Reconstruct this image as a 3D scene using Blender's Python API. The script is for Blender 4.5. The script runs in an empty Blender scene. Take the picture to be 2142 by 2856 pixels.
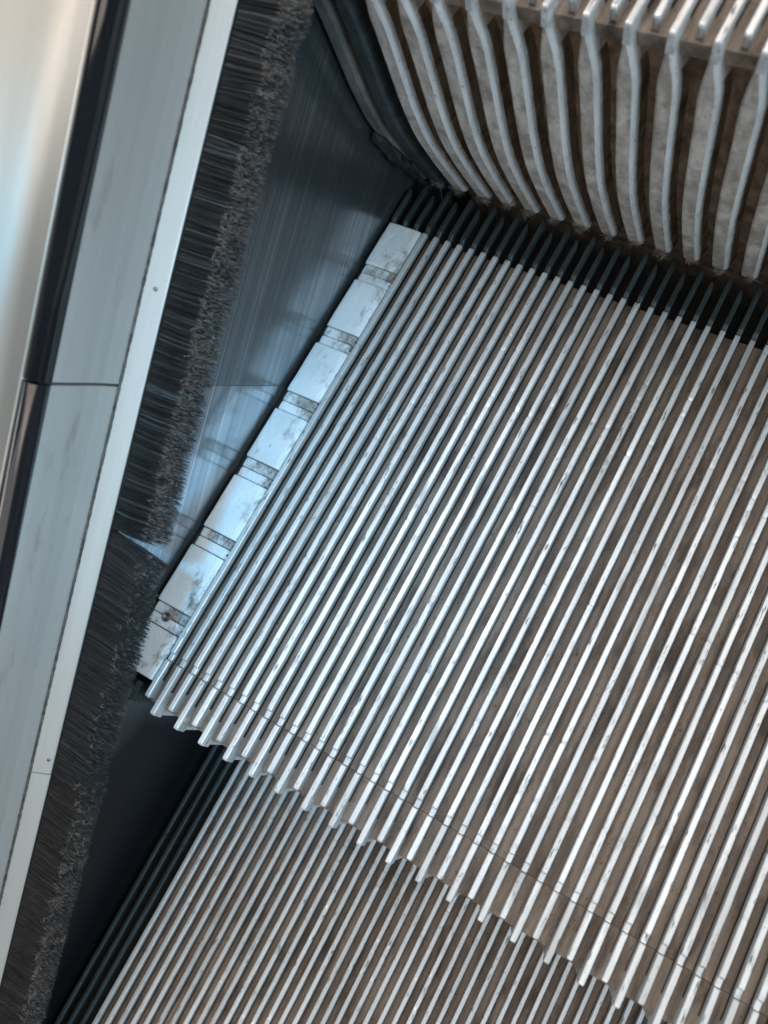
import bpy, math, random
import numpy as np
from mathutils import Matrix, Vector

random.seed(7)
RNG = np.random.default_rng(11)
MM = 0.001
SC = bpy.context.scene
COL = SC.collection

# ------------------------------------------------------------------ camera
cam_d = bpy.data.cameras.new('camera')
cam = bpy.data.objects.new('camera', cam_d)
COL.objects.link(cam)
right = Vector((0.8567251, 0.4785511, -0.1923824))
down = Vector((0.3988115, -0.8511659, -0.3412711))
fwd = Vector((-0.3270650, 0.2156512, -0.9200669))
cpos = Vector((235.1657, 33.9006, 448.9705)) * MM
m3 = Matrix((right, -down, -fwd)).transposed()
cam.matrix_world = Matrix.Translation(cpos) @ m3.to_4x4()
cam_d.sensor_fit = 'VERTICAL'
cam_d.sensor_height = 36.0
cam_d.lens = 2237.23 / 2856.0 * 36.0
cam_d.clip_start = 0.01
cam_d.clip_end = 50
cam_d.dof.use_dof = True
cam_d.dof.focus_distance = 0.485
cam_d.dof.aperture_fstop = 7.5
SC.camera = cam

# ------------------------------------------------------------------ world + lamps (indoor hall)
wld = bpy.data.worlds.new('World')
SC.world = wld
wld.use_nodes = True
bg = wld.node_tree.nodes['Background']
bg.inputs[0].default_value = (0.40, 0.50, 0.58, 1)
bg.inputs[1].default_value = 0.10


def area(name, loc, target, sx, sy, power, col):
    d = bpy.data.lights.new(name, 'AREA')
    d.shape = 'RECTANGLE'
    d.size = sx
    d.size_y = sy
    d.energy = power
    d.color = col
    o = bpy.data.objects.new(name, d)
    COL.objects.link(o)
    o.location = loc
    o.rotation_euler = (Vector(target) - Vector(loc)).to_track_quat('-Z', 'Y').to_euler()
    return o


area('ceiling_lamp', (0.80, 0.80, 2.6), (0.15, 0.15, 0), 2.1, 2.6, 29, (1.0, 0.955, 0.905))
area('skylight_lamp', (-1.35, 0.95, 2.3), (0.1, 0.15, 0), 1.10, 2.6, 22, (0.88, 0.95, 1.0))
area('warm_lamp', (-0.50, 0.62, 2.45), (0.1, 0.15, 0), 0.26, 1.8, 15, (1.0, 0.86, 0.78))
area('far_ceiling_lamp', (0.35, 3.0, 2.6), (0.15, 0.25, 0.1), 2.2, 2.0, 48, (1.0, 0.81, 0.69))
area('window_lamp', (2.4, -0.3, 1.15), (0.1, 0.1, 0), 1.5, 1.4, 48, (0.58, 0.83, 1.0))
area('front_fill_lamp', (0.35, -1.9, 1.8), (0.15, 0.3, 0.1), 1.6, 1.2, 23, (1.0, 0.87, 0.75))  # added warm fill from the front, brightens the riser faces


def spot(name, loc, target, deg, power, col, rad):
    d = bpy.data.lights.new(name, 'SPOT')
    d.spot_size = math.radians(deg)
    d.spot_blend = 1.0
    d.shadow_soft_size = rad
    d.energy = power
    d.color = col
    o = bpy.data.objects.new(name, d)
    COL.objects.link(o)
    o.location = loc
    o.rotation_euler = (Vector(target) - Vector(loc)).to_track_quat('-Z', 'Y').to_euler()
    return o


# added spot, puts a cyan cast on the left side of the steps
spot('added_cool_spot', (0.62, -0.05, 2.3), (0.03, 0.10, 0.0), 9.6, 170, (0.10, 0.58, 1.0), 0.10)

SC.view_settings.view_transform = 'Standard'
SC.view_settings.look = 'None'
SC.view_settings.exposure = 0.0
SC.view_settings.gamma = 1.0
SC.render.engine = 'CYCLES'
SC.cycles.use_denoising = True
SC.cycles.max_bounces = 8


# ------------------------------------------------------------------ materials
def new_mat(name):
    m = bpy.data.materials.new(name)
    m.use_nodes = True
    nt = m.node_tree
    return m, nt, nt.nodes['Principled BSDF']


def N(nt, kind, **kw):
    n = nt.nodes.new(kind)
    for k, v in kw.items():
        if k.startswith('i_'):
            n.inputs[k[2:].replace('_', ' ')].default_value = v
        elif k.startswith('n'):
            pass
        else:
            setattr(n, k, v)
    return n


def coords(nt, scale, rand=True, obj=True):
    """object coordinates (metres) stretched by scale, shifted per object"""
    tc = nt.nodes.new('ShaderNodeTexCoord')
    mp = nt.nodes.new('ShaderNodeMapping')
    mp.inputs['Scale'].default_value = scale
    nt.links.new(tc.outputs['Object' if obj else 'Generated'], mp.inputs['Vector'])
    if rand:
        oi = nt.nodes.new('ShaderNodeObjectInfo')
        mu = nt.nodes.new('ShaderNodeMath')
        mu.operation = 'MULTIPLY'
        mu.inputs[1].default_value = 37.0
        nt.links.new(oi.outputs['Random'], mu.inputs[0])
        cb = nt.nodes.new('ShaderNodeCombineXYZ')
        for a in range(3):
            nt.links.new(mu.outputs[0], cb.inputs[a])
        nt.links.new(cb.outputs[0], mp.inputs['Location'])
    return mp.outputs[0]


def noise(nt, vec, scale=1.0, detail=4, rough=0.55):
    n = nt.nodes.new('ShaderNodeTexNoise')
    n.inputs['Scale'].default_value = scale
    n.inputs['Detail'].default_value = detail
    n.inputs['Roughness'].default_value = rough
    nt.links.new(vec, n.inputs['Vector'])
    return n.outputs['Fac']


def ramp(nt, fac, stops):
    r = nt.nodes.new('ShaderNodeValToRGB')
    els = r.color_ramp.elements
    while len(els) < len(stops):
        els.new(0.5)
    for e, (p, c) in zip(els, stops):
        e.position = p
        e.color = c if len(c) == 4 else (*c, 1)
    nt.links.new(fac, r.inputs[0])
    return r.outputs[0]


def g(v):
    return (v, v, v)


def mixc(nt, fac, a, b, mode='MIX'):
    m = nt.nodes.new('ShaderNodeMix')
    m.data_type = 'RGBA'
    m.blend_type = mode
    for s, v in ((m.inputs[0], fac), (m.inputs[6], a), (m.inputs[7], b)):
        if isinstance(v, bpy.types.NodeSocket):
            nt.links.new(v, s)
        elif isinstance(v, (int, float)):
            s.default_value = v
        else:
            s.default_value = (*v, 1) if len(v) == 3 else v
    return m.outputs[2]


def bump(nt, bsdf, h, strength, dist, prev=None):
    b = nt.nodes.new('ShaderNodeBump')
    b.inputs['Strength'].default_value = strength
    b.inputs['Distance'].default_value = dist
    nt.links.new(h, b.inputs['Height'])
    if prev is not None:
        nt.links.new(prev, b.inputs['Normal'])
    nt.links.new(b.outputs[0], bsdf.inputs['Normal'])
    return b.outputs[0]


def mat_metal(name, base, dark, metallic, rough, fleck=(0.62, 0.70), streak=(180, 9, 180), fine=(900, 160, 900), wear=0.5, vary=False):
    """worn metal: long streaks, small dark flecks"""
    m, nt, b = new_mat(name)
    st = noise(nt, coords(nt, streak), 1, 5, 0.6)
    fl = noise(nt, coords(nt, fine), 1, 6, 0.7)
    c1 = ramp(nt, st, [(0.30, dark), (0.62, base)])
    c1 = mixc(nt, wear, base, c1)
    fm = ramp(nt, fl, [(fleck[0], g(0)), (fleck[1], g(1))])
    c2 = mixc(nt, fm, c1, tuple(x * 0.30 for x in dark))
    rr = ramp(nt, st, [(0.3, g(rough + 0.16)), (0.7, g(rough))])
    if vary:
        oi = nt.nodes.new('ShaderNodeObjectInfo')
        tone = ramp(nt, oi.outputs['Random'], [(0.0, g(0.84)), (1.0, g(1.0))])
        c2 = mixc(nt, 1.0, c2, tone, 'MULTIPLY')
        pt = noise(nt, coords(nt, (70, 16, 70)), 1, 5, 0.65)
        pm = ramp(nt, pt, [(0.60, g(0)), (0.70, g(0.6))])
        c2 = mixc(nt, pm, c2, tuple(x * 0.62 for x in dark))
        rr = mixc(nt, pm, rr, g(0.6))
    nt.links.new(c2, b.inputs['Base Color'])
    b.inputs['Metallic'].default_value = metallic
    nt.links.new(rr, b.inputs['Roughness'])
    n1 = bump(nt, b, fl, 0.25, 0.00012)
    bump(nt, b, st, 0.25, 0.0003, n1)
    return m


def mat_dirt(name, c_lo, c_hi, rough, streak, spec=0.3, metallic=0.0, fleckc=None, bd=0.0004, patch=None):
    m, nt, b = new_mat(name)
    st = noise(nt, coords(nt, streak), 1, 6, 0.65)
    fl = noise(nt, coords(nt, (700, 350, 700)), 1, 5, 0.65)
    c = ramp(nt, st, [(0.34, c_lo), (0.64, c_hi)])
    if patch:
        pa = noise(nt, coords(nt, (75, 20, 75)), 1, 6, 0.7)
        c = mixc(nt, ramp(nt, pa, [(0.50, g(0)), (0.66, g(0.9))]), c, patch)
    fm = ramp(nt, fl, [(0.60, g(0)), (0.70, g(1))])
    c = mixc(nt, fm, c, fleckc or tuple(x * 0.35 for x in c_lo))
    nt.links.new(c, b.inputs['Base Color'])
    b.inputs['Roughness'].default_value = rough
    b.inputs['Metallic'].default_value = metallic
    b.inputs['Specular IOR Level'].default_value = spec
    n1 = bump(nt, b, fl, 0.5, bd * 0.6)
    bump(nt, b, st, 0.4, bd, n1)
    return m


M = {}
M['rib'] = mat_metal('worn_aluminium', (0.76, 0.78, 0.79), (0.42, 0.425, 0.43), 0.38, 0.34, (0.58, 0.66), (150, 7, 150), (520, 90, 520), 0.8, True)
M['floor'] = mat_dirt('groove_dirt', (0.085, 0.070, 0.058), (0.25, 0.212, 0.180), 0.62, (120, 14, 120), 0.35, patch=(0.045, 0.036, 0.030))
M['flank_dirt_shade'] = mat_dirt('rib_foot_dirt_shade', (0.022, 0.018, 0.015), (0.085, 0.070, 0.058), 0.7, (150, 25, 150), 0.3)  # dirt together with groove shade, painted dark at the rib feet
M['black'] = mat_dirt('black_comb_plastic', (0.018, 0.024, 0.026), (0.045, 0.056, 0.060), 0.42, (150, 20, 150), 0.45, bd=0.0002)
M['black_floor'] = mat_dirt('black_groove', (0.006, 0.007, 0.008), (0.018, 0.018, 0.018), 0.8, (150, 20, 150), 0.2)
M['cleat'] = mat_dirt('cast_aluminium_cleat', (0.36, 0.325, 0.29), (0.70, 0.66, 0.62), 0.5, (130, 130, 45), 0.5, 0.2, (0.09, 0.075, 0.06), patch=(0.30, 0.25, 0.21))
M['cleat_highlight'] = mat_metal('painted_cleat_highlight', (0.80, 0.81, 0.82), (0.52, 0.52, 0.52), 0.35, 0.38, (0.60, 0.68), (160, 160, 40), (700, 700, 300), 0.7)  # highlight painted as a brighter stripe on the cleats' right corner
M['cleat_grey'] = mat_dirt('dark_grey_cleat', (0.09, 0.09, 0.085), (0.20, 0.195, 0.185), 0.6, (110, 110, 30), 0.3)  # darker grey than the other cleats
M['riser'] = mat_dirt('riser_grime', (0.085, 0.062, 0.046), (0.22, 0.168, 0.128), 0.75, (160, 160, 60), 0.2, patch=(0.06, 0.04, 0.028))
M['lint'] = mat_dirt('lint_grey', (0.10, 0.09, 0.08), (0.30, 0.27, 0.24), 0.9, (300, 300, 300), 0.1)
M['grease'] = mat_dirt('black_grease', (0.004, 0.005, 0.005), (0.030, 0.032, 0.032), 0.5, (220, 220, 220), 0.4, bd=0.002)
M['trim'] = mat_dirt('black_gloss_trim', (0.006, 0.007, 0.009), (0.016, 0.017, 0.020), 0.13, (60, 4, 60), 0.6, bd=0.000006)
M['holder'] = mat_metal('brush_holder_aluminium', (0.50, 0.495, 0.475), (0.38, 0.37, 0.345), 0.35, 0.42, (0.68, 0.76), (120, 8, 120), (500, 300, 500))
M['sealant'] = mat_dirt('dirty_sealant', (0.03, 0.027, 0.025), (0.14, 0.125, 0.11), 0.8, (160, 120, 160), 0.2)
M['deck'] = mat_metal('deck_steel', (0.36, 0.335, 0.295), (0.28, 0.26, 0.225), 0.7, 0.36, (0.72, 0.80), (40, 3, 40), (300, 60, 300), 0.4)
M['panel'] = mat_metal('panel_steel', (0.66, 0.645, 0.615), (0.54, 0.525, 0.50), 0.45, 0.30, (0.70, 0.80), (60, 3, 60), (300, 30, 300), 0.9, True)
M['screw'] = mat_metal('dirty_screw', (0.25, 0.25, 0.25), (0.10, 0.10, 0.10), 0.8, 0.35)


def mat_strip(name, amount):
    m, nt, b = new_mat(name)
    a = noise(nt, coords(nt, (95, 60, 95)), 1, 8, 0.68)
    f = noise(nt, coords(nt, (600, 300, 600)), 1, 6, 0.72)
    big = noise(nt, coords(nt, (38, 30, 38)), 1, 3, 0.5)
    tc = nt.nodes.new('ShaderNodeTexCoord')
    sx = nt.nodes.new('ShaderNodeSeparateXYZ')
    nt.links.new(tc.outputs['Object'], sx.inputs[0])
    mr = nt.nodes.new('ShaderNodeMapRange')       # 0 at the skirt side, 1 beside the first rib
    mr.inputs['From Min'].default_value = -0.027
    mr.inputs['From Max'].default_value = -0.001
    nt.links.new(sx.outputs[0], mr.inputs['Value'])
    ad = nt.nodes.new('ShaderNodeMath')
    ad.operation = 'MULTIPLY_ADD'
    ad.inputs[1].default_value = 0.20
    nt.links.new(mr.outputs[0], ad.inputs[0])
    nt.links.new(a, ad.inputs[2])
    d1 = ramp(nt, ad.outputs[0], [(0.63 - amount, g(0)), (0.78 - amount, g(1))])
    d2 = ramp(nt, f, [(0.40, g(0.55)), (0.60, g(1))])
    dm = mixc(nt, 1.0, d1, d2, 'MULTIPLY')
    sp = ramp(nt, f, [(0.66, g(0)), (0.72, g(1))])
    white = ramp(nt, big, [(0.3, (0.62, 0.655, 0.675)), (0.7, (0.78, 0.81, 0.83))])
    c = mixc(nt, dm, white, (0.155, 0.130, 0.105))
    c = mixc(nt, sp, c, (0.12, 0.11, 0.10))
    nt.links.new(c, b.inputs['Base Color'])
    b.inputs['Roughness'].default_value = 0.40
    n1 = bump(nt, b, a, 0.8, 0.0016)
    bump(nt, b, f, 0.35, 0.0002, n1)
    return m


M['strip'] = mat_strip('white_side_strip', -0.03)
M['strip_mid'] = mat_strip('scuffed_strip_link', 0.03)
M['strip_link'] = mat_strip('dirty_strip_link', 0.14)


def mat_skirt(name, col, rough, grease=None):
    """dark brushed sheet: fine scratches run along the incline"""
    m, nt, b = new_mat(name)
    s1 = noise(nt, coords(nt, (900, 2.2, 900), False), 1, 5, 0.6)
    s2 = noise(nt, coords(nt, (160, 1.3, 160), False), 1, 4, 0.6)
    cl = noise(nt, coords(nt, (14, 9, 14), False), 1, 4, 0.6)
    c = ramp(nt, s2, [(0.32, tuple(x * 0.55 for x in col)), (0.72, col)])
    sc_ = ramp(nt, s1, [(0.57, g(0)), (0.72, g(1))])
    c = mixc(nt, sc_, c, tuple(min(1, x * 2.0) for x in col))
    c = mixc(nt, ramp(nt, cl, [(0.35, g(0.0)), (0.75, g(0.45))]), c, tuple(x * 0.5 for x in col))
    rr = ramp(nt, s2, [(0.3, g(rough + 0.10)), (0.7, g(rough))])
    if grease:                      # one end of the sheet is darker and rougher
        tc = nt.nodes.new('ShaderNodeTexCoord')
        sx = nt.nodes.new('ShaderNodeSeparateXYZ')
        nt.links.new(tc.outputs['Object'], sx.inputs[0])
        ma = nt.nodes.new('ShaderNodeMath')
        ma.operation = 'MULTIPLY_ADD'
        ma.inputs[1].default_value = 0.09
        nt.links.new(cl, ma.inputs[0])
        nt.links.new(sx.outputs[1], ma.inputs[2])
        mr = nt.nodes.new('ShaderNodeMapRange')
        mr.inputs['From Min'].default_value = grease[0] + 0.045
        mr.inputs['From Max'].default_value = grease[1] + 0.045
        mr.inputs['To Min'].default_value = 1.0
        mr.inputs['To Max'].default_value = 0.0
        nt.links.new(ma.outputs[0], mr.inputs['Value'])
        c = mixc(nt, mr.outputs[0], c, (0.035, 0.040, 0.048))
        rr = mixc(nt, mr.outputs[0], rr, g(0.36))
    nt.links.new(c, b.inputs['Base Color'])
    b.inputs['Metallic'].default_value = 0.9
    nt.links.new(rr, b.inputs['Roughness'])
    bump(nt, b, s1, 0.10, 0.00006)
    return m


M['skirt_up'] = mat_skirt('skirt_sheet_dull', (0.37, 0.405, 0.43), 0.18)
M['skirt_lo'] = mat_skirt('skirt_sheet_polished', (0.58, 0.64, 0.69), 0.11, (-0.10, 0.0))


def mat_bristle():
    m, nt, b = new_mat('black_nylon_bristle')
    at = nt.nodes.new('ShaderNodeAttribute')
    at.attribute_name = 'tipdust'
    sep = nt.nodes.new('ShaderNodeSeparateColor')
    nt.links.new(at.outputs['Color'], sep.inputs[0])
    base = ramp(nt, sep.outputs[1], [(0.0, (0.003, 0.004, 0.005)), (0.5, (0.018, 0.022, 0.025)), (1.0, (0.095, 0.112, 0.12))])
    c = mixc(nt, sep.outputs[0], base, (0.31, 0.225, 0.175))
    nt.links.new(c, b.inputs['Base Color'])
    b.inputs['Roughness'].default_value = 0.42
    b.inputs['Specular IOR Level'].default_value = 0.5
    return m


M['bristle'] = mat_bristle()


# ------------------------------------------------------------------ mesh helpers
def make(name, verts, faces, mat, parent=None, smooth=False, loc=None):
    me = bpy.data.meshes.new(name)
    me.from_pydata([tuple(c * MM for c in v) for v in verts], [], faces)
    me.materials.append(mat)
    me.validate()
    me.update()
    if smooth:
        me.polygons.foreach_set('use_smooth', [True] * len(me.polygons))
    o = bpy.data.objects.new(name, me)
    COL.objects.link(o)
    if parent is not None:
        o.parent = parent
    if loc is not None:
        o.location = Vector(loc) * MM
    return o


def inst(proto, loc, parent, roty=0.0):
    o = bpy.data.objects.new(proto.name.split('.')[0], proto.data)
    COL.objects.link(o)
    o.parent = parent
    o.location = Vector(loc) * MM
    o.rotation_euler = (0, roty, 0)
    return o


def loft_data(secs):
    """secs: list of closed polygons (same count) -> verts, faces with end caps"""
    n = len(secs[0])
    v = [p for s in secs for p in s]
    f = []
    for i in range(len(secs) - 1):
        for j in range(n):
            k = (j + 1) % n
            f.append((i * n + j, i * n + k, (i + 1) * n + k, (i + 1) * n + j))
    f.append(tuple(range(n - 1, -1, -1)))
    f.append(tuple((len(secs) - 1) * n + j for j in range(n)))
    return v, f


def tag(o, label, cat, group=None, kind=None):
    o['label'] = label
    o['category'] = cat
    if group:
        o['group'] = group
    if kind:
        o['kind'] = kind
    return o


def empty(name, loc, rx=0.0):
    o = bpy.data.objects.new(name, None)
    o.empty_display_size = 0.02
    COL.objects.link(o)
    o.location = Vector(loc) * MM
    o.rotation_euler = (rx, 0, 0)
    return o


def box_data(x0, x1, y0, y1, z0, z1):
    v = [(x, y, z) for z in (z0, z1) for y in (y0, y1) for x in (x0, x1)]
    f = [(0, 2, 3, 1), (4, 5, 7, 6), (0, 1, 5, 4), (2, 6, 7, 3), (0, 4, 6, 2), (1, 3, 7, 5)]
    return v, f


# ------------------------------------------------------------------ the escalator step
P = 9.0                     # rib pitch
NR = 54                     # ribs built across each step
D = 331.0                   # end of the aluminium ribs
YL, YS = -31.34, -24.41     # nose ends: long and short ribs
HR, RUN = 203.32, 345.72    # rise and run between steps
DEPTH = -10.0
FLOOR = -7.7                # packed dirt and groove floor


def rib_sec(y, top, w=2.95, base=DEPTH, dx=0.0, foot=0.42):
    b = 0.36
    zm = min(-4.3, top - 1.6)
    return [(-foot + dx, y, base), (-0.25 + dx, y, zm), (-0.10 + dx, y, top - 1.0), (0.0 + dx, y, top - b), (b + dx, y, top), (w - b + dx, y, top), (w + dx, y, top - b),
            (w + 0.10 + dx, y, top - 1.0), (w + 0.25 + dx, y, zm), (w + foot + dx, y, base)]


def dark_flanks(me):
    """dirt and groove shade painted on the lower part of the rib sides"""
    me.materials.append(M['flank_dirt_shade'])
    for p in me.polygons:
        if p.center.y > -0.013 and len(p.vertices) == 4 and {i % 10 for i in p.vertices} in ({0, 1}, {8, 9}):
            p.material_index = 1
    return me


def rib_proto(name, var):
    rr = random.Random(50 + var)
    secs = [rib_sec(0.35, -1.5), rib_sec(1.0, -1.75), rib_sec(4.3, -1.6), rib_sec(4.9, -0.35), rib_sec(5.3, 0.0)]
    y = 5.4
    while True:
        y += rr.uniform(7, 18)
        if y > 324:
            break
        w = 2.95 + rr.uniform(-0.10, 0.10)
        secs.append(rib_sec(y, rr.uniform(-0.07, 0.03), w, dx=rr.uniform(-0.06, 0.06)))
        if rr.random() < 0.16:                       # a knocked edge
            d = rr.uniform(0.2, 0.45)
            secs.append(rib_sec(y + 0.8, -d, w - d, dx=rr.choice((0.0, d))))
            secs.append(rib_sec(y + rr.uniform(2.0, 4.0), -0.03, w))
    secs += [rib_sec(D - 1.6, 0.0), rib_sec(D - 0.5, -0.25), rib_sec(D, -0.9)]
    secs.reverse()
    return loft_data(secs)


def nose_data(yt, var):
    rr = random.Random(80 + var)
    secs = [rib_sec(0.0, -0.7), rib_sec(-0.5, -0.05)]
    for k in range(1, 4):
        secs.append(rib_sec(yt * k / 4.0, rr.uniform(-0.06, 0.02), 2.95 + rr.uniform(-0.1, 0.1)))
    secs += [rib_sec(yt + 1.5, 0.0), rib_sec(yt + 0.5, -0.35, 2.85, dx=0.05), rib_sec(yt + 0.05, -1.1, 2.5, dx=0.25)]
    if yt > -27:      # short rib: its end slopes back towards the groove floor
        last = secs[-1]
        secs[-1] = [(x * 0.8 + 0.32, y_ + (0.0 if z > -3 else 1.8), z) for x, y_, z in last]
    return loft_data(secs)


def rear_data(y1, var):
    rr = random.Random(120 + var)
    s = [rib_sec(331.6, -2.6, 2.9, -11), rib_sec(335.0, -0.15, 2.9, -11), rib_sec(336.0, 0.1, 2.9, -11)]
    s += [rib_sec(347, rr.uniform(-0.05, 0.15), 2.9, -11), rib_sec(y1 - 5.0, 0.0, 2.9, -11), rib_sec(y1 - 0.6, -0.3, 1.5, -11, 0.1), rib_sec(y1, -0.9, 1.1, -11, 0.2)]
    s.reverse()
    return loft_data(s)


GZ = [0, -10, -22, -40, -63, -87, -110, -125, -155, -190, -205, -245]
GY = [0, 0.5, 2.5, 6.0, 9.5, 13.0, 18.0, 22.5, 34.0, 49.0, 56.0, 75.0]


def gprof(z):
    return float(np.interp(-z, [-a for a in GZ], GY))


# smooth the profile once
_zs = np.linspace(0, -245, 246)
_gy = np.array([gprof(z) for z in _zs])
for _ in range(40):
    _gy[1:-1] = 0.25 * _gy[:-2] + 0.5 * _gy[1:-1] + 0.25 * _gy[2:]


def gprof(z):
    return float(np.interp(-z, -_zs, _gy))


def cleat_data(var):
    rr = random.Random(200 + var)
    secs = []
    zs = [-1.2, -3, -6, -10, -14, -18, -22, -26, -30] + [-30 - 4.6 * q for q in range(1, 37)] + [-198, -200.5]
    for z in zs:
        t = min(1.0, max(0.0, (-z - 3) / 30.0))
        t = t * t * (3 - 2 * t)
        wf = 1.38 + t * 3.45 + (rr.uniform(-0.08, 0.08) if z < -8 else 0)
        wb = wf + 0.05 + t * 1.6
        sh = rr.uniform(-0.05, 0.05) if z < -8 else 0
        f = YL + gprof(z) + 0.02
        rd = 0.9 if z > -5 else 1.5
        if z < -199:
            wf *= 0.8
            f += 0.8
        r2 = rd * 1.35
        secs.append([(1.48 - wb, f + 12.5, z), (1.48 - wf - 0.3 + sh, f + 4.6, z), (1.48 - wf + sh, f + rd * 1.1, z), (1.48 - wf + rd * 0.3 + sh, f + rd * 0.3, z), (1.48 - wf + rd + sh, f, z),
                     (1.48 + wf - r2 + sh, f, z), (1.48 + wf - r2 * 0.42 + sh, f + r2 * 0.38, z), (1.48 + wf - r2 * 0.1 + sh, f + r2 * 0.85, z), (1.48 + wf + sh, f + r2 * 1.5, z), (1.48 + wf + 0.3 + sh, f + 4.6, z), (1.48 + wb, f + 12.5, z)])
    secs.reverse()
    return loft_data(secs)


def hold(name, data, mat):
    v, f = data
    me = bpy.data.meshes.new(name)
    me.from_pydata([tuple(c * MM for c in q) for q in v], [], f)
    me.materials.append(mat)
    me.validate()
    me.update()
    return me


NV = 6
ME_RIB = [dark_flanks(hold('rib', rib_proto('rib', k), M['rib'])) for k in range(NV)]
ME_BRIB = [hold('rib', rib_proto('rib', 10 + k), M['black']) for k in range(2)]
ME_NL = [dark_flanks(hold('nose_rib', nose_data(YL, k), M['rib'])) for k in range(NV)]
ME_NS = [dark_flanks(hold('nose_rib', nose_data(YS, k), M['rib'])) for k in range(NV)]
ME_BNL = hold('nose_rib', nose_data(YL, 9), M['black'])
ME_BNS = hold('nose_rib', nose_data(YS, 9), M['black'])
ME_RL = [hold('rear_rib', rear_data(368.7, k), M['black']) for k in range(NV)]
ME_RS = [hold('rear_rib', rear_data(361.5, k), M['black']) for k in range(NV)]
ME_CL = [hold('riser_cleat', cleat_data(k), M['cleat']) for k in range(NV)]
for _me in ME_CL:                       # grime lies on the deeper half of the cleat sides
    _me.materials.append(M['riser'])
    _me.materials.append(M['cleat_highlight'])
    _nf = 11
    for _p in _me.polygons:
        if len(_p.vertices) == 4:
            _cols = {_i % _nf for _i in _p.vertices}
            if _p.center.z > -0.024 and _cols <= {0, 1, 9, 10}:
                _p.material_index = 0
            elif _cols <= {0, 1, 9, 10}:
                _p.material_index = 1
            elif _cols <= {5, 6, 7, 8} and not _cols == {8}:
                _p.material_index = 2
ME_BCL = hold('riser_cleat', cleat_data(9), M['black'])
ME_GCL = hold('riser_cleat', cleat_data(8), M['cleat_grey'])


def put(me, name, loc, parent, ry=0.0):
    o = bpy.data.objects.new(name, me)
    COL.objects.link(o)
    o.parent = parent
    o.location = Vector(loc) * MM
    o.rotation_euler = (0, ry, 0)
    return o


XR = NR * P


def plate(name, x0, x1, y0, y1, z0, z1, mat, root):
    v, f = box_data(x0, x1, y0, y1, z0, z1)
    return make(name, v, f, mat, root)


def riser_plate(root, x0, x1, mat, name):
    secs = []
    for z in [-13.5, -20, -30, -42, -56, -72, -90, -110, -130, -150, -170, -190, -210, -228, -242, -275, -320]:
        f = YL + gprof(z) + 11.0
        secs.append([(x0, f, z), (x1, f, z), (x1, f + 3.5, z), (x0, f + 3.5, z)])
    secs.reverse()
    v, f = loft_data(secs)
    return make(name, v, f, mat, root)


def fibres(name, pts, mat, parent, seed, n_per, length, rad, spread, flat=1.0):
    """loose short curved hairs around the given points (mm)"""
    r = np.random.default_rng(seed)
    V, F = [], []
    for (px, py, pz) in pts:
        for _ in range(n_per):
            c = np.array([px, py, pz]) + r.normal(0, 1, 3) * spread
            d = r.normal(0, 1, 3)
            d[2] *= flat
            d /= np.linalg.norm(d)
            e = r.normal(0, 1, 3) * 0.5
            L = length * r.uniform(0.4, 1.4)
            a = np.cross(d, [0.3, 0.5, 0.8]); a /= np.linalg.norm(a)
            b = np.cross(d, a)
            base = len(V)
            for k in range(4):
                t = k / 3.0 - 0.5
                q = c + d * L * t + e * L * (t * t - 0.1)
                for m in range(3):
                    an = m * 2.0944
                    V.append(tuple(q + (a * math.cos(an) + b * math.sin(an)) * rad))
            for k in range(3):
                for m in range(3):
                    n = (m + 1) % 3
                    F.append((base + k * 3 + m, base + k * 3 + n, base + k * 3 + 3 + n, base + k * 3 + 3 + m))
    o = make(name, V, F, mat, parent)
    o['kind'] = 'stuff'
    return o


def step(k, label, white_strip):
    root = empty('escalator_step', (0, k * RUN, k * HR))
    tag(root, label, 'escalator step', 'escalator steps')
    rr = random.Random(k + 30)
    xl = -1.4
    # floor of the grooves, in front of and behind the seam
    plate('tread_plate', xl, XR, 0.12, 331.2, -14, FLOOR, M['floor'], root)
    plate('nose_plate', xl, XR, -25.6, -0.12, -14, FLOOR, M['floor'], root)
    plate('rear_plate', -28.2, XR, 331.4, 358.5, -14, DEPTH - 0.6, M['black_floor'], root)
    for i in range(NR):
        tl = rr.uniform(-0.010, 0.010)
        dz = rr.uniform(-0.06, 0.06)
        put(ME_RIB[rr.randrange(NV)], 'rib', (i * P, 0, dz), root, tl)
        put((ME_NL if i % 2 else ME_NS)[rr.randrange(NV)], 'nose_rib', (i * P, 0, dz), root, tl + rr.uniform(-0.006, 0.006))
    for i in range(-3, NR):
        put((ME_RS if i % 2 else ME_RL)[rr.randrange(NV)], 'rear_rib', (i * P, rr.uniform(-0.5, 0.5), rr.uniform(-0.1, 0.1)), root, rr.uniform(-0.02, 0.02))
    for i in range(-1, NR, 2):
        put(ME_BCL if i < 0 else ME_CL[rr.randrange(NV)], 'riser_cleat', (i * P, 0, 0), root)
    put(ME_GCL, 'riser_cleat', (-3 * P + 3.6, 0, 0), root)
    riser_plate(root, -28.2, -1.5, M['black_floor'], 'side_riser_plate')
    riser_plate(root, -1.3, XR, M['riser'], 'riser_plate')
    if not white_strip:
        plate('side_plate', -28.2, xl - 0.2, -25.6, 331.2, -14, DEPTH, M['black_floor'], root)
        for i in (-3, -2, -1):
            put(ME_BRIB[i % 2], 'rib', (i * P, 0, rr.uniform(-0.1, 0.1)), root)
            put(ME_BNL if i % 2 else ME_BNS, 'nose_rib', (i * P, 0, 0), root)
    else:
        side_strip(root)
    return root


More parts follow.
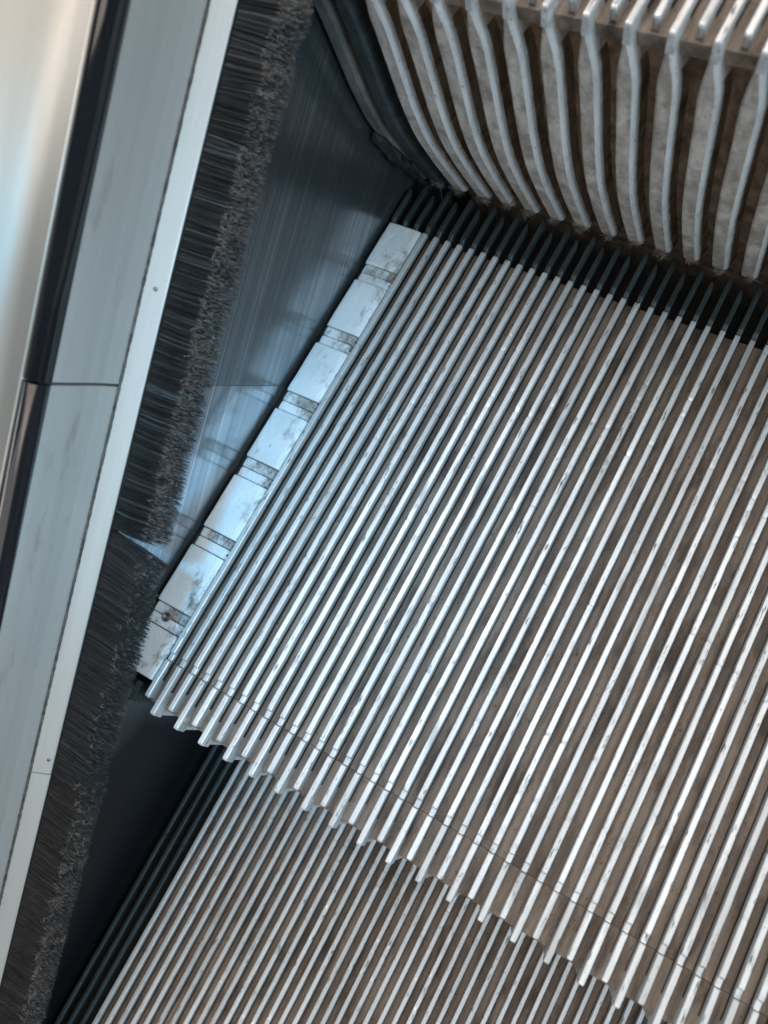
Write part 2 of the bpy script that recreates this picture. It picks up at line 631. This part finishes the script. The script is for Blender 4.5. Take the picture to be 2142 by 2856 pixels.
def side_strip(root):
    rr = random.Random(3)
    plate('strip_bed', -26.0, -1.5, -14, 330.4, -14, -3.0, M['black_floor'], root)
    blocks = [(-14.9, 14.2), (28.4, 68.2), (81.9, 120.5), (134.9, 172.5), (187.2, 226.4), (240.8, 280.2), (294.5, 330.6)]

    def slab(name, y0, y1, x0, top, mat, slope=0.0):
        secs = []
        ys = [y0, y0 + 0.35, y0 + 1.0] + list(np.linspace(y0 + 4, y1 - 4, 5)) + [y1 - 1.0, y1 - 0.35, y1]
        for q, y in enumerate(ys):
            e = (0.75 if q in (0, len(ys) - 1) else 0.2 if q in (1, len(ys) - 2) else 0.0)
            t = top - e + slope * (y - y0) / (y1 - y0)
            xe = x0 + rr.uniform(-0.12, 0.12) + e * 0.4
            xb = -0.95
            row = [(xe + 0.2, y, -2.9), (xe, y, t - 2.0), (xe + 0.2, y, t - 0.9), (xe + 0.9, y, t - 0.25)]
            for u in np.linspace(0.12, 0.86, 5):
                x = xe + (xb - xe) * u
                row.append((x, y, t + 0.18 * math.sin(u * 3.14) + rr.uniform(-0.07, 0.07)))
            row += [(xb - 1.2, y, t - 0.45), (xb, y, t - 1.6), (xb, y, -2.9)]
            secs.append(row)
        secs.reverse()
        v, f = loft_data(secs)
        return make(name, v, f, mat, root, smooth=False)

    for a, b in blocks:
        slab('strip_block', a, b, -26.8, 0.15, M['strip'])
    for (a0, a1), (b0, b1) in zip(blocks[:-1], blocks[1:]):
        slab('strip_link', a1 + 0.5, a1 + 7.0, -25.9, -1.3, M['strip_mid'], 0.2)
        slab('strip_link', a1 + 7.4, b0 - 0.4, -26.2, -1.4, M['strip_link'], 0.25)
    # countersunk screw in the front link
    secs = []
    for rad, z in ((3.1, -0.2), (2.9, 0.0), (2.3, -0.1), (1.9, -0.9), (1.3, -0.6), (0.5, -0.3), (0.1, -0.3)):
        secs.append([(-14.6 + rad * math.cos(t * math.pi / 8), 21.3 + rad * math.sin(t * math.pi / 8), z) for t in range(16)])
    v, f = loft_data(secs)
    make('screw', v, f, M['screw'], root, smooth=True)


lower = step(-1, 'lowest step, with black ribbed edge strip, tucked under the middle step', False)
mid = step(0, 'middle escalator step with a white side strip along its left edge', True)
upper = step(1, 'upper step with tall curved riser cleats above the black comb edge', False)

# lint caught where the riser meets the black comb
pts = []
rl = random.Random(5)
for i in range(-1, 31, 2):
    q = 1.0 if i < 13 else 0.55
    z = -197 + rl.uniform(-1.5, 2.0)
    for _ in range(3):
        pts.append((i * P + 1.6 + rl.uniform(-4, 4) * q, YL + gprof(z) - 0.3 + rl.uniform(0, 1.5), z + rl.uniform(-2.5, 2.5)))
fibres('lint', pts, M['lint'], upper, 21, 46, 4.2, 0.075, 1.35)

pts = []
for _ in range(190):
    i = rl.randrange(0, 46)
    pts.append((i * P + 3.6 + rl.uniform(0.2, 4.6), rl.uniform(-20, 325), FLOOR + 0.25))
fibres('lint', pts, M['lint'], mid, 22, 3, 2.6, 0.10, 0.5, 0.1)

# ------------------------------------------------------------------ parts that follow the incline
ANG = math.atan(0.5914)
# local frame of inclined pieces: x across, y along the incline, z square to it


def extrude_profile(name, prof, s0, s1, mat, parent, n=2, closed=True, smooth=False, wob=0.0, seed=0):
    rr = random.Random(seed)
    secs = []
    for s in np.linspace(s0, s1, n):
        dx = rr.uniform(-wob, wob)
        secs.append([(x + dx, s, z) for x, z in prof])
    v, f = loft_data(secs)
    return make(name, v, f, mat, parent, smooth=smooth)


SJ = 162.0   # joint between the panels
S0, S1 = -470.0, 640.0


def arc(cx, cz, r, a0, a1, n):
    return [(cx + r * math.cos(math.radians(a0 + (a1 - a0) * k / (n - 1))), cz + r * math.sin(math.radians(a0 + (a1 - a0) * k / (n - 1)))) for k in range(n)]


def skirt(label, s0, s1, mat, x):
    root = empty('skirt_panel', (0, 0, 0), ANG)
    tag(root, label, 'panel', 'skirt panels')
    extrude_profile('skirt_sheet', [(x, -420), (x, 57.0), (x - 3, 57.0), (x - 3, -420)], s0 - (0.65 if s0 > 0 else 0), s1 + (0.65 if s1 < 200 else 0), mat, root, 2)
    # upper steel part above the brush, rolled over at its foot and top
    pr = [(x - 3.5, 57.2), (x + 0.9, 57.2), (x + 0.75, 60.0), (x + 0.2, 64), (x - 0.4, 70), (x - 0.7, 78), (x - 0.7, 88), (x - 0.9, 99.6), (x - 3.5, 99.6)]
    extrude_profile('steel_band', pr, s0, s1, M['panel'], root, 2, smooth=False)
    return root


skirt('dull dark upper skirt panel behind the brush, left of the curved riser', SJ + 0.8, S1, M['skirt_up'], -30.0)
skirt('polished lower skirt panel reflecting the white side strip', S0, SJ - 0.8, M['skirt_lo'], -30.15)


def moulding(label, s0, s1, dx):
    pr = [(-36.5, 98.2), (-31.6, 98.2)] + arc(-37.6, 103.6, 7.2, -32, 78, 12) + [(-38.2, 109.6), (-38.2, 100)]
    pr = [(x + dx, z) for x, z in pr]
    o = extrude_profile('trim_moulding', pr, s0, s1, M['trim'], None, 2, smooth=False)
    o.rotation_euler = (ANG, 0, 0)
    o.data.polygons.foreach_set('use_smooth', [len(p.vertices) == 4 for p in o.data.polygons])
    tag(o, label, 'moulding', 'trim mouldings')
    return o


moulding('glossy black rounded moulding above the panel joint', SJ + 0.8, S1, 0.0)
moulding('glossy black rounded moulding below the panel joint', S0, SJ - 0.8, -0.12)

dk = [(-38.6, 100), (-38.6, 108.9), (-39.2, 109.6)]
_a, _x, _z = 6.0, -39.2, 109.6
for _k in range(26):                       # the deck rolls gently upwards
    _st = 1.0 if _k < 22 else 30.0
    _x -= _st * math.cos(math.radians(_a))
    _z += _st * math.sin(math.radians(_a))
    dk.append((_x, _z))
    _a += 0.5 if _k < 6 else 2.3 if _k < 18 else 0.4
dk += [(_x - 1, _z - 3)]
deck = extrude_profile('inner_deck', dk, S0, S1, M['deck'], None, 2)
deck.rotation_euler = (ANG, 0, 0)
deck.data.polygons.foreach_set('use_smooth', [len(p.vertices) == 4 for p in deck.data.polygons])
tag(deck, 'pale steel inner deck beyond the black moulding with a bright streak', 'deck')

# ------------------------------------------------------------------ brush strip
brush = empty('brush_strip', (0, 0, 0), ANG)
tag(brush, 'black bristle safety brush in a white aluminium holder along the skirt', 'brush')
hp = [(-29.6, 44.0), (-21.2, 45.0), (-20.4, 46.0), (-20.2, 51.6), (-20.0, 52.6), (-20.6, 53.3), (-28.6, 59.2), (-29.0, 59.2), (-29.2, 58.6)]
HJ = -70.0
extrude_profile('holder', hp, HJ + 0.35, S1, M['holder'], brush, 2)
extrude_profile('holder', [(x, z - 0.25) for x, z in hp], S0, HJ - 0.35, M['holder'], brush, 2)
extrude_profile('bristle_base', [(-20.5, 45.6), (-19.5, 45.9), (-19.5, 51.7), (-20.5, 52.0)], S0, S1, M['black_floor'], brush, 2)
# dirty sealant bead between holder and panel
rs = random.Random(9)
secs = []
s = S0
while s < S1:
    r = rs.uniform(0.6, 0.95)
    secs.append([(-28.7 + r * math.cos(a) * 0.9, s, 59.5 + r * math.sin(a)) for a in [t * math.pi / 3 for t in range(6)]])
    s += rs.uniform(0.8, 2.2)
secs.reverse()
v, f = loft_data(secs)
make('sealant_bead', v, f, M['sealant'], brush, smooth=True)
for s_, u in ((212.0, 0.45), (-60, 0.2)):
    cx, cz = -20.4 - 8.2 * u, 53.3 + 5.9 * u
    secs = []
    for rad, h in ((1.05, 0.0), (1.0, 0.25), (0.6, 0.4), (0.1, 0.42)):
        secs.append([(cx + 0.59 * h + rad * math.cos(t * math.pi / 6) * -0.81, s_ + rad * math.sin(t * math.pi / 6), cz + 0.81 * h + rad * math.cos(t * math.pi / 6) * 0.59) for t in range(12)])
    v, f = loft_data(secs)
    make('rivet', v, f, M['screw'], brush, smooth=True)


def bristles(name, s0, s1, n, seed, bend, lift, dust, lean0=0.0):
    r = np.random.default_rng(seed)
    s = r.uniform(s0, s1, n)
    q = r.random(n)                                   # 0 top layer, 1 bottom layer
    # clumps
    cl = np.interp(s, np.arange(s0 - 5, s1 + 5, 2.3), r.normal(0, 1, len(np.arange(s0 - 5, s1 + 5, 2.3))))
    cl2 = np.interp(s, np.arange(s0 - 20, s1 + 20, 13), r.normal(0, 1, len(np.arange(s0 - 20, s1 + 20, 13))))
    root = np.stack([np.full(n, -20.6), s, 51.6 - 5.6 * q], 1)
    tip = np.stack([0.0 + 9.0 * q + r.normal(0, 0.55, n) + cl2 * 0.6 + cl * 0.3,
                    s + bend + cl * 0.35 + cl2 * 0.5 + r.normal(0, 0.15, n),
                    49.6 + lift - 10.5 * q + r.normal(0, 0.35, n) + cl * 0.25], 1)
    near = np.exp(-np.abs(s - s0) / 7.0)
    far = np.exp(-np.abs(s1 - s) / 7.0)
    tip[:, 1] += -near * lean0 * 0 + r.normal(0, 1.0, n) * near - far * 4.5 * (lean0 > 0)
    tip[:, 0] += far * 2.6 * (lean0 > 0)
    stray = r.random(n) < 0.02
    tip[stray] += r.normal(0, 1.0, (stray.sum(), 3)) * np.array([1.2, 2.6, 0.6])
    mid = (root + tip) * 0.5 + np.stack([np.zeros(n), -0.25 * bend + r.normal(0, 0.08, n), 0.7 + r.normal(0, 0.25, n)], 1)
    t2 = root * 0.10 + tip * 0.90
    st = np.stack([root, mid, t2, tip], 1)              # n,4,3
    d = tip - root
    d /= np.linalg.norm(d, axis=1)[:, None]
    a = np.cross(d, np.array([0, 0.2, 1.0]))
    a /= np.linalg.norm(a, axis=1)[:, None]
    b = np.cross(d, a)
    rad = r.uniform(0.08, 0.15, n)[:, None, None]
    V = np.empty((n, 4, 3, 3))
    for m in range(3):
        an = m * 2.0944
        off = a * math.cos(an) + b * math.sin(an)
        V[:, :, m, :] = st + off[:, None, :] * rad
    V = V.reshape(-1, 3) * MM
    base = np.arange(n)[:, None] * 12
    pat = []
    for k in range(3):
        for m in range(3):
            j = (m + 1) % 3
            pat.append((k * 3 + m, k * 3 + j, k * 3 + 3 + j, k * 3 + 3 + m))
    pat = np.array(pat)
    Q = (base[:, :, None] + pat[None]).reshape(-1, 4)
    T = (base + np.array([9, 10, 11])[None])
    me = bpy.data.meshes.new(name)
    nq, ntri = len(Q), len(T)
    me.vertices.add(len(V))
    me.vertices.foreach_set('co', V.ravel())
    me.loops.add(nq * 4 + ntri * 3)
    me.loops.foreach_set('vertex_index', np.concatenate([Q.ravel(), T.ravel()]).astype(np.int32))
    me.polygons.add(nq + ntri)
    me.polygons.foreach_set('loop_start', np.concatenate([np.arange(nq) * 4, nq * 4 + np.arange(ntri) * 3]).astype(np.int32))
    me.update(calc_edges=True)
    # dust on the tips, tone of each hair
    ca = me.color_attributes.new('tipdust', 'FLOAT_COLOR', 'POINT')
    zone = np.clip(np.maximum((s - 40) / 60.0, (-62 - s) / 25.0), 0.12, 1)
    dustn = zone * np.clip(np.interp(s, np.arange(s0 - 20, s1 + 20, 4), r.uniform(0.2, 1.0, len(np.arange(s0 - 20, s1 + 20, 4)))) * dust, 0, 1)
    hit = (r.random(n) < 0.08 + 0.62 * dustn) * r.uniform(0.25, 1.0, n) * np.clip(1.15 - 0.75 * q, 0.25, 1)
    gs = np.arange(s0 - 10, s1 + 10, 0.6)
    lay = np.floor(q * 5).astype(int)
    tone = np.zeros(n)
    for L in range(6):                        # strands of hairs share a tone
        tn = np.interp(s, gs, r.random(len(gs)))
        tone = np.where(lay == L, tn, tone)
    tone = np.clip(0.62 * (tone - 0.2) / 0.6 + 0.38 * r.random(n), 0, 1) ** 2.0 * (1.0 if lean0 == 0 else 0.6)
    ca_v = np.zeros((n, 4, 3, 4))
    for k, w in enumerate((0.0, 0.0, 0.06, 1.0)):
        ca_v[:, k, :, 0] = (hit * w)[:, None] if k else 0.06
    ca_v[:, :, :, 1] = tone[:, None, None]
    ca_v[:, :, :, 3] = 1
    ca.data.foreach_set('color', ca_v.ravel())
    me.materials.append(M['bristle'])
    o = bpy.data.objects.new(name, me)
    COL.objects.link(o)
    o.parent = brush
    o['kind'] = 'stuff'
    return o


BG = 86.0    # gap between the two bristle lengths
bristles('bristles', BG + 1.2, 430, 17500, 1, 0.5, 0.4, 1.0, 0.0)
bristles('bristles', -380, BG - 1.2, 22000, 2, -3.2, -0.8, 0.8, 1.0)
# pale lint caught on the bristle tips
pts = []
for _ in range(420):
    s_ = rs.uniform(-360, 400)
    if -70 < s_ < 60 and rs.random() < 0.75:
        continue
    q = rs.random() ** 1.5
    pts.append((0.3 + 8 * q + rs.uniform(-2.2, 0.6), s_, 50.3 - 10.5 * q + rs.uniform(0, 0.6)))
fibres('lint', pts, M['lint'], brush, 33, 4, 2.6, 0.09, 0.9)

# ------------------------------------------------------------------ caked grease in the corner
V, F = [], []
rg = random.Random(17)
secs = []
for k in range(16):
    t = k / 15.0
    cx = -25.5 + 9 * t
    cz = 74 - 82 * t
    cy = RUN + YL + gprof(cz - HR) - 1.5
    w = (2.0 + 5.5 * math.sin(math.pi * min(1, t * 1.15 + 0.12)) ** 0.8)
    if k == 0:
        w = 0.6
    secs.append([(max(-29.5, cx + w * (0.9 + rg.uniform(-0.25, 0.25)) * math.cos(a)), cy - w * 0.55 * (1 + rg.uniform(-0.3, 0.3)) * math.sin(a), cz + rg.uniform(-1.2, 1.2)) for a in [j * math.pi / 6 for j in range(12)]])
v, f = loft_data(secs)
gr = make('grease_clump', v, f, M['grease'], None, smooth=False)
tag(gr, 'lump of black caked grease in the corner between riser and skirt', 'grime')
